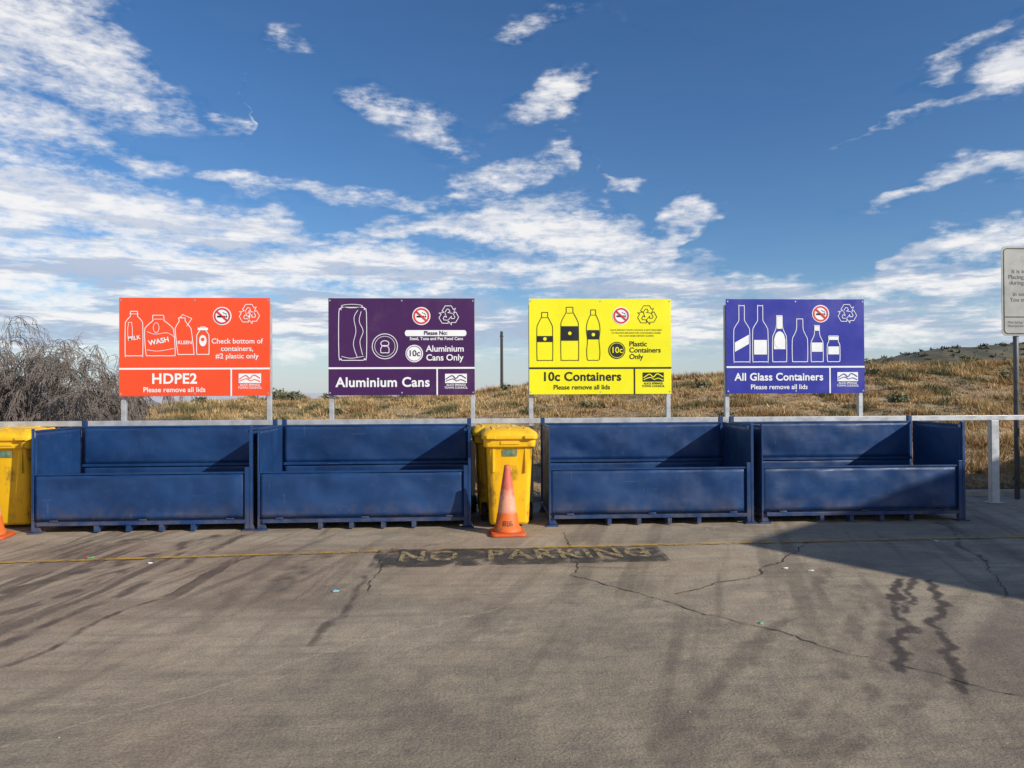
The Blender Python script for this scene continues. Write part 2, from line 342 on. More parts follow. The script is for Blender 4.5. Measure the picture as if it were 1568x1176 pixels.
def leaves(name,blobs,nl,size,c0,c1):
    P=[];C=[]
    for (x,y,z,r,rz_) in blobs:
        k=int(nl*r*r)
        d=R.normal(size=(k,3)); d/=np.linalg.norm(d,axis=1)[:,None]; rr=R.random(k)**.4
        nz=np.array([mnoise.noise(Vector((x+a[0]*2,y+a[1]*2,z+a[2]*2))) for a in d])
        rr*=(.8+.55*nz)
        p=np.array([x,y,z])+d*rr[:,None]*np.array([r,r,rz_]); P.append(p)
        C.append(np.clip(.5+nz*1.2+.3*R.normal(size=k),0,1))
    P=np.concatenate(P);C=np.concatenate(C); n=len(P)
    u=R.normal(size=(n,3));u/=np.linalg.norm(u,axis=1)[:,None]; v=np.cross(u,R.normal(size=(n,3)));v/=np.linalg.norm(v,axis=1)[:,None]
    s=size*R.uniform(.5,1.4,(n,1))
    co=np.stack([P-u*s*.5,P+u*s*.5,P+v*s*1.3],1).reshape(-1,3)
    col=np.array(c0)*(1-C[:,None])+np.array(c1)*C[:,None]; cols=np.repeat(np.concatenate([col,np.ones((n,1))],1),3,0)
    return tri_mesh(name,co,np.arange(len(co)).reshape(-1,3),cols,LM)
LM=leaf_mat('saltbush_leaves')
def tz(x,y): return float(terr(np.array([[x]]),np.array([[y]]))[0,0])
sh=[(-6.5,23.5,.45),(-6.0,23.8,.35),(-7.4,24,.3),(-4.9,24,.3),(-2.1,22,.25),(1.0,23,.25),(3.4,22.6,.3),(4.1,22.4,.22),(8.8,23.5,.4),(13.5,24,.4),(-8.7,23,.3),(11.5,20,.25),(6.3,19.5,.28),(17,23.5,.4),(-3.6,18,.22),(2.7,17,.2),(5.2,14.5,.2),(9.5,15.5,.25),(14,18,.3),(-4.5,15,.2),(7.5,12.5,.18),(12,22.5,.35)]
for (x,y,r) in sh: leaves('saltbush_shrub',[(x,y,tz(x,y)+r*.4,r,r*.6),(x+r*.7,y+.1,tz(x,y)+r*.25,r*.7,r*.45)],2600,.06,(.07,.075,.04),(.22,.22,.13))
# distant ridge with scrub
rxs=np.arange(60,330,2.0); rys=np.arange(115,215,2.5)
def rdg(X,Y):
    top=np.interp(X,[60,72,87,103,120,150,220,330],[-9,1,6.6,10.4,11.9,13.5,15,10])
    s=np.clip(1-np.abs(Y-160)/45,0,1); s=s*s*(3-2*s)
    return -9+(top+9)*s+1.0*(fbm(X*.15,Y*.15,4,120)-.5)*s*2
me,X,Y,Z=grid_mesh('distant_hill',rxs,rys,rdg)
m,t,b=newmat('scrubby_hill'); co=t.node('ShaderNodeTexCoord').outputs['Object']
c=t.mix(t.ramp(t.noise(co,.25,6,.7),.4,.6),(.06,.065,.045,1),(.13,.11,.07,1)); t.l.new(c,b.inputs['Base Color']); b.inputs['Roughness'].default_value=1
obj('distant_hill',me,mats=[m])
bl=[]
for i in range(1000):
    x=R.uniform(70,200); y=R.uniform(122,165); z=float(rdg(np.array([[x]]),np.array([[y]]))[0,0]); r=R.uniform(.35,.8); bl.append((x,y,z+r*.05,r,r*.5))
leaves('distant_scrub',bl,30,.45,(.05,.055,.035),(.11,.115,.075))
# ------------------------------------------------------------------ bare trees
def bare(name,cx,cy,height,spread,stems,seed):
    rnd=random.Random(seed); segs=[]
    def grow(p,d,L,r,lev):
        n=6; step=L/n; pts=[(p.copy(),r)]
        for i in range(n):
            d=(d+Vector((rnd.uniform(-1,1),rnd.uniform(-1,1),rnd.uniform(-1,1)))*.24+Vector((0,0,-.07-.06*lev))).normalized()
            p=p+d*step
            if p.z<.05 : break
            rr=r*(1-.75*(i+1)/n); pts.append((p.copy(),rr))
            if lev<4 and i>=1:
                for _ in range(1 if lev==0 else (2 if lev<3 else 1)):
                    if rnd.random()<.85:
                        q=(d+Vector((rnd.uniform(-1,1),rnd.uniform(-1,1),rnd.uniform(-.6,.7)))*.95).normalized()
                        grow(p.copy(),q,L*rnd.uniform(.42,.62),rr*.62,lev+1)
        segs.append(pts)
    z0=tz(cx,cy)
    for i in range(stems):
        a=rnd.uniform(0,2*math.pi); s=rnd.uniform(.3,1.)*spread
        d=Vector((math.cos(a)*s,math.sin(a)*s,rnd.uniform(.7,1.1))).normalized()
        grow(Vector((rnd.uniform(-.15,.15),rnd.uniform(-.15,.15),0)),d,height*rnd.uniform(.75,1.0),.026,0)
    V=[];F=[];o=0
    for pts in segs:
        if len(pts)<2: continue
        for j,(p,r) in enumerate(pts):
            d=(pts[min(j+1,len(pts)-1)][0]-pts[max(j-1,0)][0]).normalized(); a=d.orthogonal().normalized(); b_=d.cross(a); r=max(r,.0034)
            for q in range(3):
                an=q*2.0944; V.append(p+(a*math.cos(an)+b_*math.sin(an))*r)
        for j in range(len(pts)-1):
            for q in range(3): F.append((o+j*3+q,o+j*3+(q+1)%3,o+j*3+3+(q+1)%3,o+j*3+3+q))
        o+=3*len(pts)
    me=bpy.data.meshes.new(name); me.from_pydata([tuple(v) for v in V],[],F)
    return obj(name,me,loc=(cx,cy,z0),mats=[BARK],smooth=True)
BARK=mat('grey_bark',(.20,.165,.14),.9,0,.3,3)
bare('bare_tree',-6.3,11.4,1.55,1.0,12,1); bare('bare_tree',-7.3,11.8,1.75,.9,13,2); bare('bare_tree',-8.3,12.2,1.75,.9,12,3); bare('bare_tree',-7.6,10.8,1.3,1.1,9,4); bare('bare_tree',-9.6,12.8,1.7,.9,9,5)
# ------------------------------------------------------------------ skips
def panel(bm,x0,x1,z0,z1,y,th,seed,amp=.006,axis='y'):
    n=max(2,int((x1-x0)/.04)); k=max(2,int((z1-z0)/.04)); rowsF=[];rowsB=[]
    for j in range(k+1):
        rf=[];rb=[]
        for i in range(n+1):
            x=x0+(x1-x0)*i/n; z=z0+(z1-z0)*j/k
            e_=min(i,n-i,3)/3*min(j+1,k-j+1,3)/3
            dd=amp*e_*(1.6*mnoise.noise(Vector((x*2.2+seed,z*3.1,seed*1.7)))+.9*max(0,mnoise.noise(Vector((x*5.5+seed,z*6,seed*2.7))))-.3)
            if axis=='y': rf.append(bm.verts.new((x,y+dd,z))); rb.append(bm.verts.new((x,y+th+dd,z)))
            else: rf.append(bm.verts.new((y+dd,x,z))); rb.append(bm.verts.new((y+th+dd,x,z)))
        rowsF.append(rf);rowsB.append(rb)
    for j in range(k):
        for i in range(n):
            f=bm.faces.new((rowsF[j][i],rowsF[j][i+1],rowsF[j+1][i+1],rowsF[j+1][i])); f.smooth=True
            f=bm.faces.new((rowsB[j][i],rowsB[j+1][i],rowsB[j+1][i+1],rowsB[j][i+1])); f.smooth=True
    for i in range(n):
        bm.faces.new((rowsF[0][i],rowsB[0][i],rowsB[0][i+1],rowsF[0][i+1])); bm.faces.new((rowsF[k][i],rowsF[k][i+1],rowsB[k][i+1],rowsB[k][i]))
    for j in range(k):
        bm.faces.new((rowsF[j][0],rowsF[j+1][0],rowsB[j+1][0],rowsB[j][0])); bm.faces.new((rowsF[j][n],rowsB[j][n],rowsB[j+1][n],rowsF[j+1][n]))
def skip(cx,W,seed,rz=0):
    e=empty('steel_collection_skip',(cx,7.6,0),rz); w=W/2; D=.95
    bm=bmesh.new(); panel(bm,-w+.012,w-.075,.135,.60,.016,.005,seed,.020); 
    box(bm,-w+.012,w-.075,.004,.030,.602,.618); bm_obj('front_panel',bm,mats=[NAVY],parent=e)
    bm=bmesh.new(); panel(bm,-w+.03,w-.03,.14,.60,D-.03,.005,seed+3,.010); panel(bm,-w+.03,w-.03,.625,1.05,D-.03,.005,seed+5,.016)
    box(bm,-w+.03,w-.03,D-.05,D-.005,.598,.627); box(bm,-w+.03,w-.03,D-.036,D-.003,1.048,1.066); bm_obj('back_panel',bm,mats=[NAVY],parent=e)
    bm=bmesh.new(); panel(bm,.035,D-.05,.14,1.05,-w+.012,.005,seed+7,.009,'x'); box(bm,-w+.004,-w+.022,.045,D-.05,1.048,1.066)
    bm_obj('side_panel_left',bm,mats=[NAVY],parent=e)
    bm=bmesh.new(); panel(bm,.035,D-.05,.14,1.05,w-.02,.005,seed+9,.009,'x'); box(bm,w-.022,w-.004,.045,D-.05,1.048,1.066)
    bm_obj('side_panel_right',bm,mats=[NAVY],parent=e)
    bm=bmesh.new(); 
    box(bm,-w+.02,w-.02,.04,D-.04,.118,.132)
    box(bm,-w+.05,w-.05,-.006,.045,.078,.116); box(bm,-w+.05,w-.05,D-.05,D,.078,.116)
    box(bm,-w,-w+.045,0.047,D-.052,.078,.116); box(bm,w-.045,w,0.047,D-.052,.078,.116)
    box(bm,-w-.004,-w+.008,-.004,.038,.02,1.085); box(bm,-w+.008,-w+.02,-.004,.01,.14,.60)
    box(bm,w-.072,w-.030,-.008,.040,.02,.665); box(bm,w-.026,w+.004,-.006,.040,.02,1.095)
    box(bm,w-.068,w-.028,.006,.03,1.03,1.06)
    for sx in(-1,1): box(bm,sx*(w-.02)-.024,sx*(w-.02)+.024,D-.003,D+.045,.02,1.13)
    for fx in (-.42,-.13,.17,.46):
        box(bm,fx*w*1.0-.022,fx*w+.022,-.012,.05,.012,.076); box(bm,fx*w-.03,fx*w+.03,.052,D-.06,.03,.076)
    for sx in(-1,1):
        for yy in(-.03,D-.07):
            x0=sx*(w-.03); box(bm,x0-.065,x0+.065,yy,yy+.11,.0,.014)
            v=[bm.verts.new(p) for p in [(x0-.055,yy+.05,.0145),(x0+.055,yy+.05,.0145),(x0+.02,yy+.05,.10),(x0-.02,yy+.05,.10)]]+[bm.verts.new(p) for p in [(x0-.055,yy+.06,.0145),(x0+.055,yy+.06,.0145),(x0+.02,yy+.06,.10),(x0-.02,yy+.06,.10)]]
            for f in [(0,1,2,3),(7,6,5,4),(0,4,5,1),(1,5,6,2),(2,6,7,3),(3,7,4,0)]: bm.faces.new([v[i] for i in f])
    for fx in(-.8,0,.8): cyl(bm,(fx*w-.04,-.004,.128),(fx*w+.04,-.004,.128),.010,8)
    bm_obj('frame',bm,mats=[NAVY],parent=e,bevel=.003)
skip(-3.46,2.23,1.3,rad(.3)); skip(-1.165,2.23,4.1); skip(1.91,2.23,8.7,rad(-.2)); skip(4.27,2.29,12.9)
# ------------------------------------------------------------------ wheelie bins
def wheelie(cx,cy,rz=0):
    e=empty('wheelie_bin',(cx,cy,0),rz)
    bm=bmesh.new()
    loft(bm,[rring(.40,.42,.05,.035,0,.0),rring(.42,.46,.06,.06,0,.0),rring(.455,.54,.06,.5,0,.0),rring(.49,.60,.06,.86,0,.0),rring(.50,.61,.06,.875,0,0)])
    loft(bm,[rring(.535,.65,.06,.862),rring(.55,.67,.06,.872),rring(.555,.675,.06,.955),rring(.545,.66,.06,.965)])
    for x in(-.17,.17): box(bm,x-.012,x+.012,-.305,-.2,.60,.858)
    box(bm,-.10,.10,-.345,-.3,.895,.93)
    bm_obj('body',bm,mats=[YPLAST],parent=e,bevel=.003)
    bm=bmesh.new()
    loft(bm,[rring(.575,.70,.06,.945,0,-.005),rring(.59,.715,.07,.955,0,-.005),rring(.59,.715,.07,.995,0,-.005),rring(.56,.685,.08,1.02,0,-.0),rring(.50,.60,.09,1.045,0,0),rring(.30,.40,.10,1.06,0,0)])
    for x in(-.2,.2): box(bm,x-.05,x+.05,-.385,-.355,.955,.99)
    for x in(-.17,0,.17): box(bm,x-.015,x+.015,-.25,.25,1.04,1.062)
    bm_obj('lid',bm,mats=[YLID],parent=e,bevel=.006)
    bm=bmesh.new(); cyl(bm,(-.26,.41,1.0),(.26,.41,1.0),.016,10)
    for x in(-.2,0,.2): box(bm,x-.02,x+.02,.33,.41,.975,1.005)
    bm_obj('handle',bm,mats=[YLID],parent=e)
    bm=bmesh.new()
    for s in(-1,1): cyl(bm,(s*.225,.24,.10),(s*.285,.24,.10),.10,20)
    cyl(bm,(-.23,.24,.1),(.23,.24,.1),.012,8); bm_obj('wheels',bm,mats=[BLACKP],parent=e)
    bm=bmesh.new(); v=[bm.verts.new(p) for p in ((-.075,-.301,.77),(.075,-.301,.77),(.08,-.3075,.84),(-.08,-.3075,.84))]; bm.faces.new(v)
    bm_obj('sticker',bm,mats=[STICK],parent=e)
wheelie(.36,7.78,rad(1)); wheelie(.25,8.36,rad(3))
wheelie(-5.0,8.16,rad(-2)); wheelie(-5.34,8.3+.32,rad(4)); wheelie(-5.75,8.1,rad(3))
# ------------------------------------------------------------------ traffic cones
m,t,b=newmat('faded_cone_plastic'); co=t.node('ShaderNodeTexCoord').outputs['Object']; z=t.node('ShaderNodeSeparateXYZ',ins={0:co}).outputs[2]
zz=t.math('ADD',z,t.math('MULTIPLY',t.math('SUBTRACT',t.noise(co,7,4,.7),.5),.08))
c=t.mix(t.ramp(zz,.20,.25),(.75,.14,.012,1),(.80,.33,.20,1)); c=t.mix(t.ramp(zz,.37,.50),c,(.66,.12,.075,1)); c=t.mix(t.ramp(zz,.02,.06),(.62,.09,.012,1),c)
c=t.mix(t.ramp(t.noise(co,14,6,.75),.47,.70,0,.75),c,(.2,.1,.06,1)); t.l.new(c,b.inputs['Base Color']); b.inputs['Roughness'].default_value=.6
CONE=m
FADED=mat('faded_stencil',(.10,.05,.03),.7)
def cone(cx,cy,rz=0):
    e=empty('traffic_cone',(cx,cy,0),rz)
    bm=bmesh.new()
    loft(bm,[rring(.36,.36,.05,.0,n=5),rring(.36,.36,.05,.022,n=5),rring(.33,.33,.05,.034,n=5)])
    rings=[]
    for r,zq in ((.150,.033),(.142,.045),(.138,.075),(.125,.08),(.100,.22),(.098,.225),(.072,.42),(.070,.425),(.034,.66),(.028,.70),(.020,.703)):
        rings.append([(r*math.cos(a),r*math.sin(a),zq) for a in [2*math.pi*i/32 for i in range(32)]])
    loft(bm,rings); bm_obj('cone_body',bm,mats=[CONE],parent=e)
    bm=bmesh.new()
    for k,(u0,u1,v0,v1) in enumerate([(-.055,-.047,.10,.15),(-.035,-.027,.10,.15),(-.047,-.035,.143,.15),(-.047,-.035,.12,.126),(-.015,-.008,.10,.15),(.005,.012,.10,.15),(-.008,.005,.10,.107),(.022,.029,.10,.15),(.029,.043,.143,.15),(.029,.043,.122,.128),(.038,.045,.10,.122)]):
        def P(u,v):
            r=.125-(v-.08)/.14*.025+.002; a=-math.pi/2+u/.12; return (r*math.cos(a),r*math.sin(a),v)
        bm.faces.new([bm.verts.new(P(*q)) for q in((u0,v0),(u1,v0),(u1,v1),(u0,v1))])
    bm_obj('stencil',bm,mats=[FADED],parent=e)
cone(.325,7.24,.05); cone(-4.88,7.42,.2)
# ------------------------------------------------------------------ signs
def strip2(bm,pts,w,y,closed=True,mi=0):
    n=len(pts); P=[Vector(p) for p in pts]; L=[];Rr=[]
    for i in range(n):
        if closed: a,b_,c=P[i-1],P[i],P[(i+1)%n]
        else: a,b_,c=P[max(i-1,0)],P[i],P[min(i+1,n-1)]
        d1=(b_-a); d2=(c-b_)
        if d1.length<1e-9:d1=d2
        if d2.length<1e-9:d2=d1
        d1.normalize();d2.normalize(); n1=Vector((-d1.y,d1.x)); n2=Vector((-d2.y,d2.x)); mm=(n1+n2)
        if mm.length<.1: mm=n1
        mm.normalize(); k=w/2/max(.4,mm.dot(n1)); L.append(bm.verts.new((b_.x+mm.x*k,y,b_.y+mm.y*k))); Rr.append(bm.verts.new((b_.x-mm.x*k,y,b_.y-mm.y*k)))
    for i in range(n if closed else n-1):
        j=(i+1)%n; f=bm.faces.new((L[i],L[j],Rr[j],Rr[i])); f.material_index=mi
def poly(bm,pts,y,mi=0):
    f=bm.faces.new([bm.verts.new((p[0],y,p[1])) for p in pts]); f.material_index=mi
def circ(cx,cy,r,n=28,ry=None): return [(cx+r*math.cos(2*math.pi*i/n),cy+(ry or r)*math.sin(2*math.pi*i/n)) for i in range(n)]
def crom(P,k=4):
    out=[]
    for i in range(len(P)-1):
        p0=P[max(i-1,0)];p1=P[i];p2=P[i+1];p3=P[min(i+2,len(P)-1)]
        for j in range(k):
            t_=j/k; out.append(tuple(.5*((2*p1[a])+(-p0[a]+p2[a])*t_+(2*p0[a]-5*p1[a]+4*p2[a]-p3[a])*t_*t_+(-p0[a]+3*p1[a]-3*p2[a]+p3[a])*t_**3) for a in(0,1)))
    out.append(P[-1]); return out
PROF=dict(
 milk=[(0,0),(.42,0),(.5,.04),(.5,.66),(.44,.78),(.22,.88),(.2,.90),(.2,.99),(.17,1),(0,1)],
 wash=[(0,0),(.42,0),(.5,.06),(.5,.6),(.4,.74),(.2,.86),(.19,.89),(.19,.98),(.15,1),(0,1)],
 jar=[(0,0),(.4,0),(.5,.08),(.5,.62),(.42,.74),(.38,.78),(.38,.97),(.34,1),(0,1)],
 coke=[(0,0),(.38,0),(.46,.05),(.48,.2),(.42,.4),(.5,.6),(.42,.76),(.2,.9),(.18,.92),(.18,.99),(.15,1),(0,1)],
 pet=[(0,0),(.42,0),(.5,.05),(.5,.62),(.45,.74),(.2,.9),(.19,.92),(.19,.99),(.16,1),(0,1)],
 wine=[(0,0),(.44,0),(.5,.03),(.5,.52),(.42,.62),(.2,.72),(.17,.78),(.17,.99),(.14,1),(0,1)],
 beer=[(0,0),(.43,0),(.5,.05),(.5,.5),(.38,.62),(.22,.76),(.2,.98),(.16,1),(0,1)],
 can=[(0,0),(.38,0),(.42,.03),(.5,.08),(.5,.9),(.42,.96),(.40,1),(0,1)])
def outline(kind,cx,y0,w,h,lean=0):
    p=crom(PROF[kind],3); r=[(cx+a*w+lean*b_,y0+b_*h) for a,b_ in p]; l=[(cx-a*w+lean*b_,y0+b_*h) for a,b_ in p[::-1]]
    out=r+l[1:-1]; o2=[]
    for q in out:
        if not o2 or math.hypot(q[0]-o2[-1][0],q[1]-o2[-1][1])>.0015: o2.append(q)
    return o2
def sign(cx,face,ink,art,wu,hu):
    e=empty('recycling_sign',(cx,8.85,1.41)); kx=1.8/wu; kz=1.2/hu
    bm=bmesh.new(); box(bm,-.9,.9,0,.018,0,1.2); bm_obj('panel',bm,mats=[face],parent=e,bevel=.002)
    bm=bmesh.new()
    for x in(-.875,.875):
        box(bm,x-.027,x+.027,.05,.105,-1.42,1.13)
    for z in(.22,.95): box(bm,-.88,.88,.02,.048,z-.03,z+.03)
    bm_obj('posts',bm,mats=[GALV],parent=e,bevel=.004)
    X_=lambda x:-.9+x*kx
    Z_=lambda y:1.2-y*kz
    bm=bmesh.new(); bs=bmesh.new()
    y1=-.003; S=.0085
    art(e,bm,X_,Z_,kx,kz,ink,y1,S)
    for x in(-.88,0,.88):
        for z in(.03,1.17): poly(bs,circ(x,z,.010,10),-.003)
    bm_obj('screws',bs,mats=[GALV],parent=e)
    me=bpy.data.meshes.new('artwork'); bm.normal_update(); bm.to_mesh(me); bm.free(); obj('artwork',me,parent=e,mats=[ink,WHITE,RED,BLACK,face])
def common(e,bm,X_,Z_,kx,kz,ink,y1,dv,vd,ns,rc,logo):
    box2=lambda a,b_,c,d,y=y1,mi=0: poly(bm,[(a,c),(b_,c),(b_,d),(a,d)],y,mi)
    z=Z_(dv); box2(-.9,.9,z-.011,z+.011); x=X_(vd); box2(x-.009,x+.009,.0,z-.0115)
    cx,cz,r=X_(ns[0]),Z_(ns[1]),.112
    poly(bm,circ(cx,cz,r),y1,1); strip2(bm,circ(cx,cz,.089),.02,y1-.003,True,2)
    a=rad(-42); dx,dz=math.cos(a)*.08,math.sin(a)*.08
    strip2(bm,[(cx-dx,cz-dz),(cx+dx,cz+dz)],.02,y1-.006,False,2)
    poly(bm,[(cx-.06,cz-.018),(cx+.035,cz-.018),(cx+.035,cz+.004),(cx-.06,cz+.004)],y1-.002,3)
    poly(bm,[(cx+.042,cz-.018),(cx+.06,cz-.018),(cx+.06,cz+.004),(cx+.042,cz+.004)],y1-.002,3)
    strip2(bm,crom([(cx+.05,cz+.012),(cx+.045,cz+.03),(cx+.02,cz+.035),(cx+.01,cz+.05)],3),.007,y1-.002,False,3)
    cx,cz=X_(rc[0]),Z_(rc[1])
    for k in range(3):
        an=rad(120*k); ca,sa=math.cos(an),math.sin(an)
        A=[(-.045,.125),(.035,.125),(.062,.078),(.088,.092),(.062,.025),(-.008,.036),(.018,.052),(.0,.082),(-.022,.082),(-.05,.038),(-.086,.058)]
        strip2(bm,[(cx+(p[0]*ca-p[1]*sa)*.95,cz+(p[0]*sa+p[1]*ca)*.95) for p in A],.0075,y1)
    cx,cz=X_(logo[0]),Z_(logo[1]); w,h=.135,.058
    poly(bm,[(cx-w,cz-h),(cx+w,cz-h),(cx+w,cz+h),(cx-w,cz+h)],y1)
    hill=crom([(cx-w+.01,cz-.01),(cx-.05,cz+.035),(cx,cz+.0),(cx+.05,cz+.04),(cx+w-.01,cz+.0)],5)
    strip2(bm,hill,.012,y1-.003,False,4)
    hill=crom([(cx-w+.01,cz-.035),(cx-.04,cz-.005),(cx+.01,cz-.03),(cx+.06,cz-.015),(cx+w-.01,cz-.04)],5)
    strip2(bm,hill,.010,y1-.003,False,4)
    text('ALICE SPRINGS',.036,cx,y1,cz-h-.024,e,ink,bold=.0006); text('TOWN COUNCIL',.036,cx,y1,cz-h-.058,e,ink,bold=.0006)
def art1(e,bm,X_,Z_,kx,kz,ink,y1,S):
    common(e,bm,X_,Z_,kx,kz,ink,y1,109,173,(159,28),(201,25),(202,124))
    for k,cx,yt,yb,w,ln in(('milk',23,21,89,27,0),('wash',64,27,89,45,-.03),('pet',103,31,87,25,-.05),('pet',129,45,87,19,0)):
        strip2(bm,outline(k,X_(cx),Z_(yb),w*kx,(yb-yt)*kz,ln),S,y1)
    strip2(bm,outline('jar',X_(17),Z_(60),7*kx,22*kz),S*.7,y1-.001)
    strip2(bm,[(X_(16),Z_(25)),(X_(30),Z_(25))],S*.8,y1-.001,False); strip2(bm,[(X_(54),Z_(33)),(X_(67),Z_(33))],S*.8,y1-.001,False)
    strip2(bm,circ(X_(57),Z_(46),.035,16,.06),S*.7,y1-.001)
    strip2(bm,crom([(X_(43),Z_(52)),(X_(55),Z_(56)),(X_(74),Z_(54)),(X_(84),Z_(60))],4),S*.7,y1-.001,False)
    strip2(bm,crom([(X_(43),Z_(80)),(X_(60),Z_(82)),(X_(84),Z_(78))],4),S*.7,y1-.002,False)
    strip2(bm,[(X_(91),Z_(33)),(X_(98),Z_(26)),(X_(112),Z_(32)),(X_(104),Z_(44))],S*.8,y1-.001,False)
    poly(bm,circ(X_(129),Z_(66),.045,18,.07),y1-.001); poly(bm,circ(X_(129),Z_(64),.022,14),y1-.003,4)
    poly(bm,[(X_(121.),Z_(50)),(X_(137),Z_(50)),(X_(137),Z_(46)),(X_(121),Z_(46))],y1-.002)
    text('MILK',.070,X_(23),y1,Z_(62),e,ink,bold=.001,rot=(math.pi/2,rad(-8),0)); text('WASH',.085,X_(61),y1,Z_(67),e,ink,bold=.002,rot=(math.pi/2,rad(-12),0)); text('KLEEN',.058,X_(101),y1,Z_(69),e,ink,bold=.001)
    for s,y in(('Check bottom of',67),('containers,',78.5),('#2 plastic only',90)): text(s,.088,X_(182),y1,Z_(y),e,ink,bold=.0008)
    text('2',.085,X_(201),y1,Z_(26.5),e,ink,bold=.002); text('HDPE2',.175,X_(85),y1,Z_(125),e,ink,bold=.0045,spacing=1.06); text('Please remove all lids',.086,X_(85),y1,Z_(141.5),e,ink,bold=.0012)
def ten(e,bm,x,z,y1,ink,inv):
    poly(bm,circ(x,z,.108),y1); strip2(bm,circ(x,z,.092),.006,y1-.003,True,4); text('10c',.105,x,y1-.003,z,e,inv,bold=.0015)
def art2(e,bm,X_,Z_,kx,kz,ink,y1,S):
    common(e,bm,X_,Z_,kx,kz,ink,y1,106,166,(142,27),(184,26),(195,122))
    strip2(bm,outline('can',X_(37),Z_(94),42*kx,80*kz),S,y1)
    strip2(bm,crom([(X_(45),Z_(18)),(X_(39),Z_(30)),(X_(42),Z_(50)),(X_(38),Z_(70)),(X_(44),Z_(90))],4),S*.8,y1-.001,False)
    strip2(bm,crom([(X_(50),Z_(20)),(X_(47),Z_(35)),(X_(53),Z_(50)),(X_(48),Z_(66)),(X_(52),Z_(86))],4),S*.8,y1-.001,False)
    strip2(bm,crom([(X_(20),Z_(88)),(X_(34),Z_(91)),(X_(54),Z_(88))],4),S*.7,y1-.002,False)
    strip2(bm,circ(X_(36),Z_(12),.13,20,.022),S*.7,y1)
    cx,cz=X_(86),Z_(73); strip2(bm,circ(cx,cz,.155),S,y1); strip2(bm,circ(cx,cz,.125),S*.6,y1); strip2(bm,circ(cx,cz+.035,.05,18,.035),S,y1); strip2(bm,outline('jar',cx,cz-.08,.10,.09),S,y1-.001)
    poly(bm,[(q[0]+X_(164),q[1]+Z_(53)) for q in rring(.76,.075,.03,0)],y1)
    text('Please No:',.068,X_(164),y1-.003,Z_(53),e,PURPLE,bold=.0015); text('Steel, Tuna and Pet Food Cans',.053,X_(165),y1,Z_(61.5),e,ink,bold=.0008)
    ten(e,bm,X_(131),Z_(84),y1,ink,PURPLE)
    text('Aluminium',.108,X_(149),y1,Z_(77),e,ink,'LEFT',.0018); text('Cans Only',.108,X_(149),y1,Z_(90.5),e,ink,'LEFT',.0018)
    text('Aluminium Cans',.165,X_(83),y1,Z_(128),e,ink,bold=.004,spacing=1.05)
def art3(e,bm,X_,Z_,kx,kz,ink,y1,S):
    common(e,bm,X_,Z_,kx,kz,ink,y1,106,161,(141,26),(181,25),(190,120))
    for k,cx,yt,yb,w in(('pet',24,21,94,24),('pet',62,13,94,27),('coke',98,17,94,21)):
        strip2(bm,outline(k,X_(cx),Z_(yb),w*kx,(yb-yt)*kz),S,y1)
    for cx,yt in((24,29),(62,22),(98,25)): strip2(bm,[(X_(cx-4.5),Z_(yt)),(X_(cx+4.5),Z_(yt))],S*.7,y1-.001,False)
    for cx,a,b_,w in((24,57,66,24),(62,42,64,26),(98,48,62,18)):
        poly(bm,[(X_(cx-w/2),Z_(b_)),(X_(cx+w/2),Z_(b_)),(X_(cx+w/2),Z_(a)),(X_(cx-w/2),Z_(a))],y1-.002); poly(bm,circ(X_(cx),Z_((a+b_)/2),.022,12),y1-.005,4)
    for s,y in(('ALICE SPRINGS TOWN COUNCIL IS NOT REQUIRED',48),('TO PROVIDE REFUNDS FOR CONTAINERS UNDER',52.5),('THE CONTAINER DEPOSIT SCHEME',57)): text(s,.028,X_(164),y1,Z_(y),e,ink)
    ten(e,bm,X_(134),Z_(79),y1,ink,YELL)
    for s,y in(('Plastic',69.5),('Containers',79),('Only',89)): text(s,.090,X_(153),y1,Z_(y),e,ink,'LEFT',.0015)
    text('10c Containers',.155,X_(80),y1,Z_(119.5),e,ink,bold=.004,spacing=1.04); text('Please remove all lids',.083,X_(80),y1,Z_(135.5),e,ink,bold=.0012)
def art4(e,bm,X_,Z_,kx,kz,ink,y1,S):
    common(e,bm,X_,Z_,kx,kz,ink,y1,103,162,(148,22),(190,22),(190,118))
    for k,cx,yt,yb,w in(('wine',24,10,95,25),('wine',53,10,95,24),('beer',83,25,95,22),('beer',115,30,95,24),('beer',142,40,95,19),('jar',168,56,95,20)):
        strip2(bm,outline(k,X_(cx),Z_(yb),w*kx,(yb-yt)*kz),S,y1)
    q=lambda x0,x1,a,b_,sl=0: poly(bm,[(X_(x0),Z_(b_)),(X_(x1),Z_(b_-sl)),(X_(x1),Z_(a-sl)),(X_(x0),Z_(a))],y1-.002)
    q(13,35,66,80,12); q(43,63,62,84); q(74,92,60,76); q(79,87,26,45); poly(bm,circ(X_(83),Z_(62),.07,18,.11),y1-.004); q(138,146,41,48); q(133.5,150.5,66,80); q(161,175,57,62); q(159.5,176.5,72,84)
    text('All Glass Containers',.134,X_(82),y1,Z_(118.5),e,ink,bold=.003,spacing=1.03); text('Please remove all lids',.086,X_(82),y1,Z_(133.5),e,ink,bold=.0012)
sign(-3.41,ORANGE,WHITE,art1,233,151); sign(-.90,PURPLE,WHITE,art2,224,147); sign(1.58,YELL,BLACK,art3,218,146); sign(4.09,BLUE,WHITE,art4,217,143)
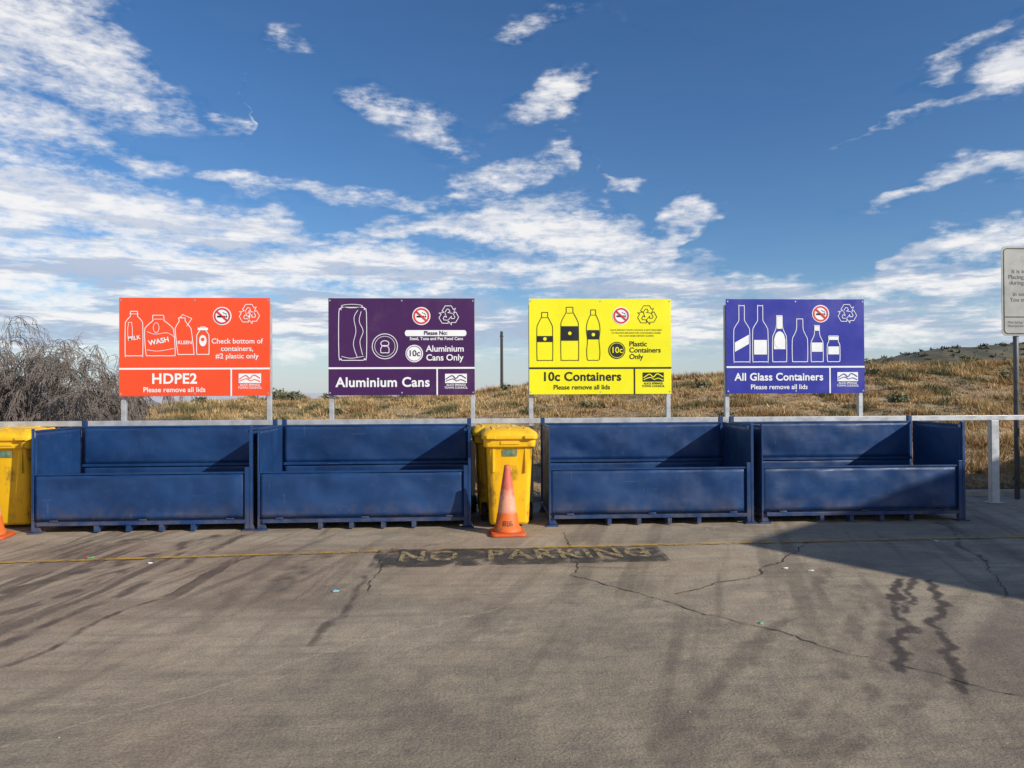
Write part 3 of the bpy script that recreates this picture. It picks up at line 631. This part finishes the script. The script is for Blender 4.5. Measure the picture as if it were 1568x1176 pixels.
# ------------------------------------------------------------------ grey notice sign at right
e=empty('notice_sign',(7.42,8.97,0))
GREY=mat('grey_sign_face',(.36,.36,.33),.4,0,.05)
def slab(bm,w,h,r,y0,y1_,zc,mi=0):
    a=[(p[0],y0,p[1]+zc) for p in rring(w,h,r,0,n=6)]; b_=[(p[0],y1_,p[1]+zc) for p in rring(w,h,r,0,n=6)]; loft(bm,[a,b_],mi,False)
bm=bmesh.new(); slab(bm,1.0,1.18,.06,0,.006,2.74); bm_obj('panel',bm,mats=[GREY],parent=e)
bm=bmesh.new(); strip2(bm,[(p[0],p[1]+2.74) for p in rring(.94,1.12,.05,0,n=5)],.012,-.003); 
strip2(bm,[(-.46,2.40),(.46,2.40)],.01,-.005,False); bm_obj('border',bm,mats=[BLACK],parent=e)
for s,z in(('It is important to note:',3.00),('Placing rubbish on ground',2.925),('during any hours or days',2.85),('in some areas is illegal',2.70),('You may be fined by law',2.625)): text(s,.078,0,-.003,z,e,DGREY)
for s,z in(('Alice Springs Town Council',2.33),('Municipal Services Phone',2.28)): text(s,.04,-.42,-.003,z,e,DGREY,'LEFT')
bm=bmesh.new(); cyl(bm,(-.28,.045,0),(-.28,.045,3.3),.032,14); cyl(bm,(.32,.045,0),(.32,.045,3.3),.032,14); bm_obj('posts',bm,mats=[DGREY],parent=e)
# ------------------------------------------------------------------ fence
bm=bmesh.new(); box(bm,-9,10,8.725,8.785,1.055,1.118)
for x in(-8.35,-5.85,-3.35,-.85,1.3,4.15):
    box(bm,x-.03,x+.03,8.727,8.783,0,1.053)
for x in(6.63,7.24,9.1):
    box(bm,x-.05,x+.05,8.727,8.735,0,1.053); box(bm,x-.05,x-.042,8.737,8.80,0,1.053); box(bm,x+.042,x+.05,8.737,8.80,0,1.053); box(bm,x-.09,x+.09,8.70,8.84,.001,.012)
bm_obj('pipe_rail_fence',bm,mats=[GALV],bevel=.004)
# ------------------------------------------------------------------ power poles
WOOD=mat('pole_timber',(.05,.042,.036),.9)
e=empty('power_pole',(1.75,46,0)); bm=bmesh.new(); cyl(bm,(0,0,-6),(0,0,5.3),.13,10,r1=.09); box(bm,-.12,.12,-.05,.05,4.95,5.02); bm_obj('pole',bm,mats=[WOOD],parent=e)
e2=empty('power_pole',(-18.5,52,0)); bm=bmesh.new(); cyl(bm,(0,0,-8),(0,0,.9),.12,10,r1=.09); box(bm,-.2,.2,-.05,.05,.55,.65); bm_obj('pole',bm,mats=[WOOD],parent=e2)
# ------------------------------------------------------------------ litter
e=empty('litter'); LC=[mat('litter_white',(.75,.74,.7),.5),mat('litter_green',(.12,.3,.15),.5),mat('litter_blue',(.2,.42,.55),.5),mat('litter_red',(.6,.08,.05),.5)]
for i,((x,y),ci,s) in enumerate(zip(G['L'],(1,3,0,2,0,0,1,0),(.026,.010,.014,.020,.016,.015,.014,.014))):
    bm=bmesh.new(); bmesh.ops.create_icosphere(bm,subdivisions=2,radius=s)
    for v in bm.verts:
        k=1+.6*mnoise.noise(v.co*70+Vector((i*3,0,0))); v.co=Vector((v.co.x*k*1.4,v.co.y*k*.8,(v.co.z*k*.4)))
    bm_obj('scrap',bm,parent=e,loc=(x,y,s*.35),mats=[LC[ci]])
rs=random.Random(5)
bm=bmesh.new()
for i in range(260):
    x=rs.uniform(-6,7.5); y=rs.choice([rs.uniform(2.4,9),rs.uniform(7,7.7)]); s=rs.uniform(.003,.009)
    q=[bm.verts.new((x+s*math.cos(a)*rs.uniform(.6,1.3),y+s*math.sin(a)*rs.uniform(.6,1.3),.001)) for a in(0,1.6,3.1,4.7)]; tp=bm.verts.new((x,y,s*.9))
    for j in range(4): bm.faces.new((q[j],q[(j+1)%4],tp))
bm_obj('gravel',bm,mats=[mat('gravel_stone',(.28,.24,.2),.9,0,.5,2)])
# ------------------------------------------------------------------ unseen canopy added behind/right of the camera, shaped to cast the large shadow
C=Vector((10.19,.85,0)); e1=Vector((.763,.646,0)); e2_=Vector((.55,-.835,0))
e=empty('shadow_canopy'); bm=bmesh.new(); q=[C,C+e1*12,C+e1*12+e2_*10,C+e2_*10]
lo=[bm.verts.new(p+Vector((0,0,4.85))) for p in q]; hi=[bm.verts.new(p+Vector((0,0,5.0))) for p in q]
bm.faces.new(lo); bm.faces.new(hi[::-1])
for i in range(4): bm.faces.new((lo[i],hi[i],hi[(i+1)%4],lo[(i+1)%4]))
bm_obj('roof',bm,parent=e,mats=[GALV])
bm=bmesh.new()
for a,b_ in((3.5,3.5),(9,3.5),(3.5,8.5),(9,8.5)):
    p=C+e1*a+e2_*b_; cyl(bm,(p.x,p.y,0),(p.x,p.y,4.849),.09,12)
bm_obj('columns',bm,parent=e,mats=[DGREY])
# ------------------------------------------------------------------ world
SUN=Vector((1,-.75,.65)).normalized(); elv=math.asin(SUN.z); az=math.atan2(SUN.x,SUN.y)
w=bpy.data.worlds.new('World'); scene.world=w; w.use_nodes=True; t=NT(w.node_tree); bg=t.n['Background']
sky=t.node('ShaderNodeTexSky',sky_type='NISHITA',sun_disc=False,sun_elevation=elv,sun_rotation=az,air_density=1.0,dust_density=.4,ozone_density=3.0,altitude=600)
gd=t.node('ShaderNodeTexCoord').outputs['Generated']
sp=t.node('ShaderNodeSeparateXYZ',ins={0:gd})
azn=t.math('MULTIPLY',t.math('ARCTAN2',sp.outputs[0],sp.outputs[1]),57.2958); eln=t.math('MULTIPLY',t.math('ARCSINE',sp.outputs[2]),57.2958)
def wn(sc,st,det=5,rough=.6):
    mp=t.node('ShaderNodeMapping',ins={0:gd,3:st}).outputs[0]
    return t.node('ShaderNodeTexNoise',ins={'Vector':mp,'Scale':sc,'Detail':det,'Roughness':rough})
nz=t.node('ShaderNodeSeparateColor',ins={0:wn(9,(1,1,2.2),3).outputs['Color']})
azw=t.math('ADD',azn,t.math('MULTIPLY',t.math('SUBTRACT',nz.outputs[0],.5),9.))
elw=t.math('ADD',eln,t.math('MULTIPLY',t.math('SUBTRACT',nz.outputs[1],.5),3.6))
pos=t.node('ShaderNodeMapRange',ins={0:azw,1:-36.,2:42.,3:0.,4:1.}).outputs[0]
# cloud bands: azimuth -> (elevation, half thickness, strength)
BANDS=[
[(-36,23.5,4.5,1),(-29,23.5,4.5,.95),(-26,22,4,.85),(-23,20.3,2.2,.55),(-20.5,19,.8,.3),(-18.5,18.8,.7,.4),(-17,25,.4,0),(-14,25.5,.9,.45),(-12.4,25,.4,0),(-11.5,22,.6,0),(-8,21.6,1.8,.7),(-5,20.8,1.8,.62),(-2,19.7,2.2,.65),(1,19,1.2,.1),(3,21.5,.8,.15),(5.5,22.2,1.7,.85),(8.5,22.8,1.8,.9),(10,23,.6,0),(28,17,.3,0),(30,18,.6,.5),(33.5,19.2,.7,.5),(35.5,20,1,.5),(37,20.2,1.6,.9),(42,20.5,1.9,.9)],
[(-36,17.7,2.2,.8),(-30,17.8,2.1,.78),(-26,17,1.8,.55),(-24.5,15.8,1.2,.65),(-21.5,15.8,1.1,.5),(-20,15.4,.5,.2),(-17.5,15.3,1.4,.78),(-15,15,.8,.45),(-12,15.1,.9,.65),(-6,14.7,.8,.6),(-3,15,.8,.4),(0,15.8,1.5,.6),(3,16.4,1.9,.7),(6,18,1.5,.45),(7.5,18.5,1.7,.7),(9,18.8,.5,.05),(11,16,.7,.35),(13,16,.7,.5),(15,15,.4,0),(27.5,12.5,.3,0),(29.5,12.9,.7,.6),(32.5,13.9,.8,.65),(36,15.2,.9,.68),(38.5,14.2,1.1,.65),(42,14,1.1,.55)],
[(-36,13,3.6,1),(-28,12.7,3.0,1),(-21,12,2.1,1),(-15,11.9,1.5,.95),(-10.5,11.5,.8,.6),(-7,12.4,1.1,.72),(-4.5,13.5,1,.7),(-1,13.4,1.2,.85),(3,13,1.9,.95),(6,12.8,2.5,1),(10,12.3,2.8,1),(13,11.5,2.2,.92),(15,11,1.6,.85),(16.5,13,1.1,.7),(18.5,14,1.1,.7),(20,14,.3,0),(30,8.5,.5,0),(31,9,.9,.75),(34,9.6,1.2,.8),(38,9.8,1.5,.8),(42,10,1.6,.8)],
[(-36,8.8,3.2,1),(-28,8.8,2.8,1),(-20,8.7,2.5,1),(-12,9.4,2.2,1.05),(-6,9.8,2.0,1.05),(-2,8.9,2.0,1),(0,9.5,2.2,.88),(3,10,2.0,.75),(7,9,1.9,.85),(10,8.6,2.4,.95),(15,8.6,2.5,1.05),(19,8,1.9,.9),(21,7.5,1,.65),(24,7.2,1.3,.95),(27,7,1,.7),(30,7.2,1.1,.85),(34,7.2,1.3,.95),(42,7.4,1.6,.9)],
[(-36,5,3.4,1),(-10,5.3,3.2,1),(5,5.0,2.8,.9),(15,5.5,2.9,1),(25,4.8,2.2,.8),(42,4.5,2.5,.8)],
[(1,26.8,.3,0),(3.3,27.2,1.0,.5),(6.5,28.4,1.0,.45),(9,29,.6,.1),(31.5,20.3,.3,0),(33.5,21,1.1,.7),(35,21.9,.7,.55),(37,22.8,.7,.5),(39.5,23.3,.4,0)]]
acc=None
for bd in BANDS:
    cr=t.node('ShaderNodeValToRGB',ins={0:pos}); rp=cr.color_ramp; rp.interpolation='LINEAR'
    while len(rp.elements)<len(bd): rp.elements.new(.5)
    P=[((a+36)/78,(e_/30,h_/6,s_,1)) for a,e_,h_,s_ in bd]
    for i,(pp,cc) in enumerate(P): rp.elements[i].position=min(max(pp,0),1); rp.elements[i].color=cc
    s=t.node('ShaderNodeSeparateColor',ins={0:cr.outputs[0]})
    d=t.math('ABSOLUTE',t.math('SUBTRACT',t.math('MULTIPLY',s.outputs[0],30.),elw))
    q=t.math('DIVIDE',d,t.math('MULTIPLY',s.outputs[1],6.*1.45))
    v=t.math('MULTIPLY',t.ramp(q,0,1,1,0),s.outputs[2])
    acc=v if acc is None else t.math('MAXIMUM',acc,v)
fine=wn(14.5,(1,1,3.6),7,.66).outputs[0]; fine2=wn(60,(1,1,2.2),3,.6).outputs[0]
dd=t.math('ADD',t.math('MULTIPLY',t.math('SUBTRACT',fine,.5),2.0),t.math('MULTIPLY',t.math('SUBTRACT',fine2,.5),1.0))
raw=t.math('MULTIPLY',t.math('SUBTRACT',t.math('ADD',acc,dd),.13),t.ramp(acc,.02,.3))
cov=t.ramp(raw,-.08,1.0,0,1)
sh=wn(7.5,(1,1,7),5,.63).outputs[0]
ccol=t.mix(t.math('MULTIPLY',t.ramp(sh,.42,.58,1,0),t.ramp(eln,5,17,1,.35)),(12.2,12.0,11.9,1),(5.4,6.4,8.4,1))
skyc=t.node('ShaderNodeHueSaturation',ins={'Hue':.505,'Saturation':1.24,'Value':1.45,'Color':sky.outputs[0]}).outputs[0]
skyc=t.mix(t.ramp(eln,-1,9,.7,0),skyc,(6.4,7.4,9.0,1))
fin=t.mix(t.math('MULTIPLY',cov,.94),skyc,ccol)
t.l.new(fin,bg.inputs[0]); bg.inputs[1].default_value=.078
w.cycles.sampling_method='MANUAL'; w.cycles.sample_map_resolution=256
sl=bpy.data.lights.new('sun','SUN'); sl.energy=5.0; sl.angle=rad(.5); sl.color=(1,.95,.87); so=link(bpy.data.objects.new('sun',sl)); so.rotation_euler=(-SUN).to_track_quat('-Z','Y').to_euler(); so.location=(20,-15,13)
# ------------------------------------------------------------------ camera
cd=bpy.data.cameras.new('camera'); cam=link(bpy.data.objects.new('camera',cd)); cd.sensor_width=36; cd.lens=24.96; cd.clip_end=12000; cd.clip_start=.05
cam.matrix_world=Matrix.Translation((0,0,1.46))@Matrix.Rotation(rad(-3),4,'Z')@Matrix.Rotation(rad(90.53),4,'X')@Matrix.Rotation(rad(-.25),4,'Z')
scene.camera=cam
scene.view_settings.view_transform='Standard'; scene.view_settings.look='None'; scene.view_settings.exposure=0
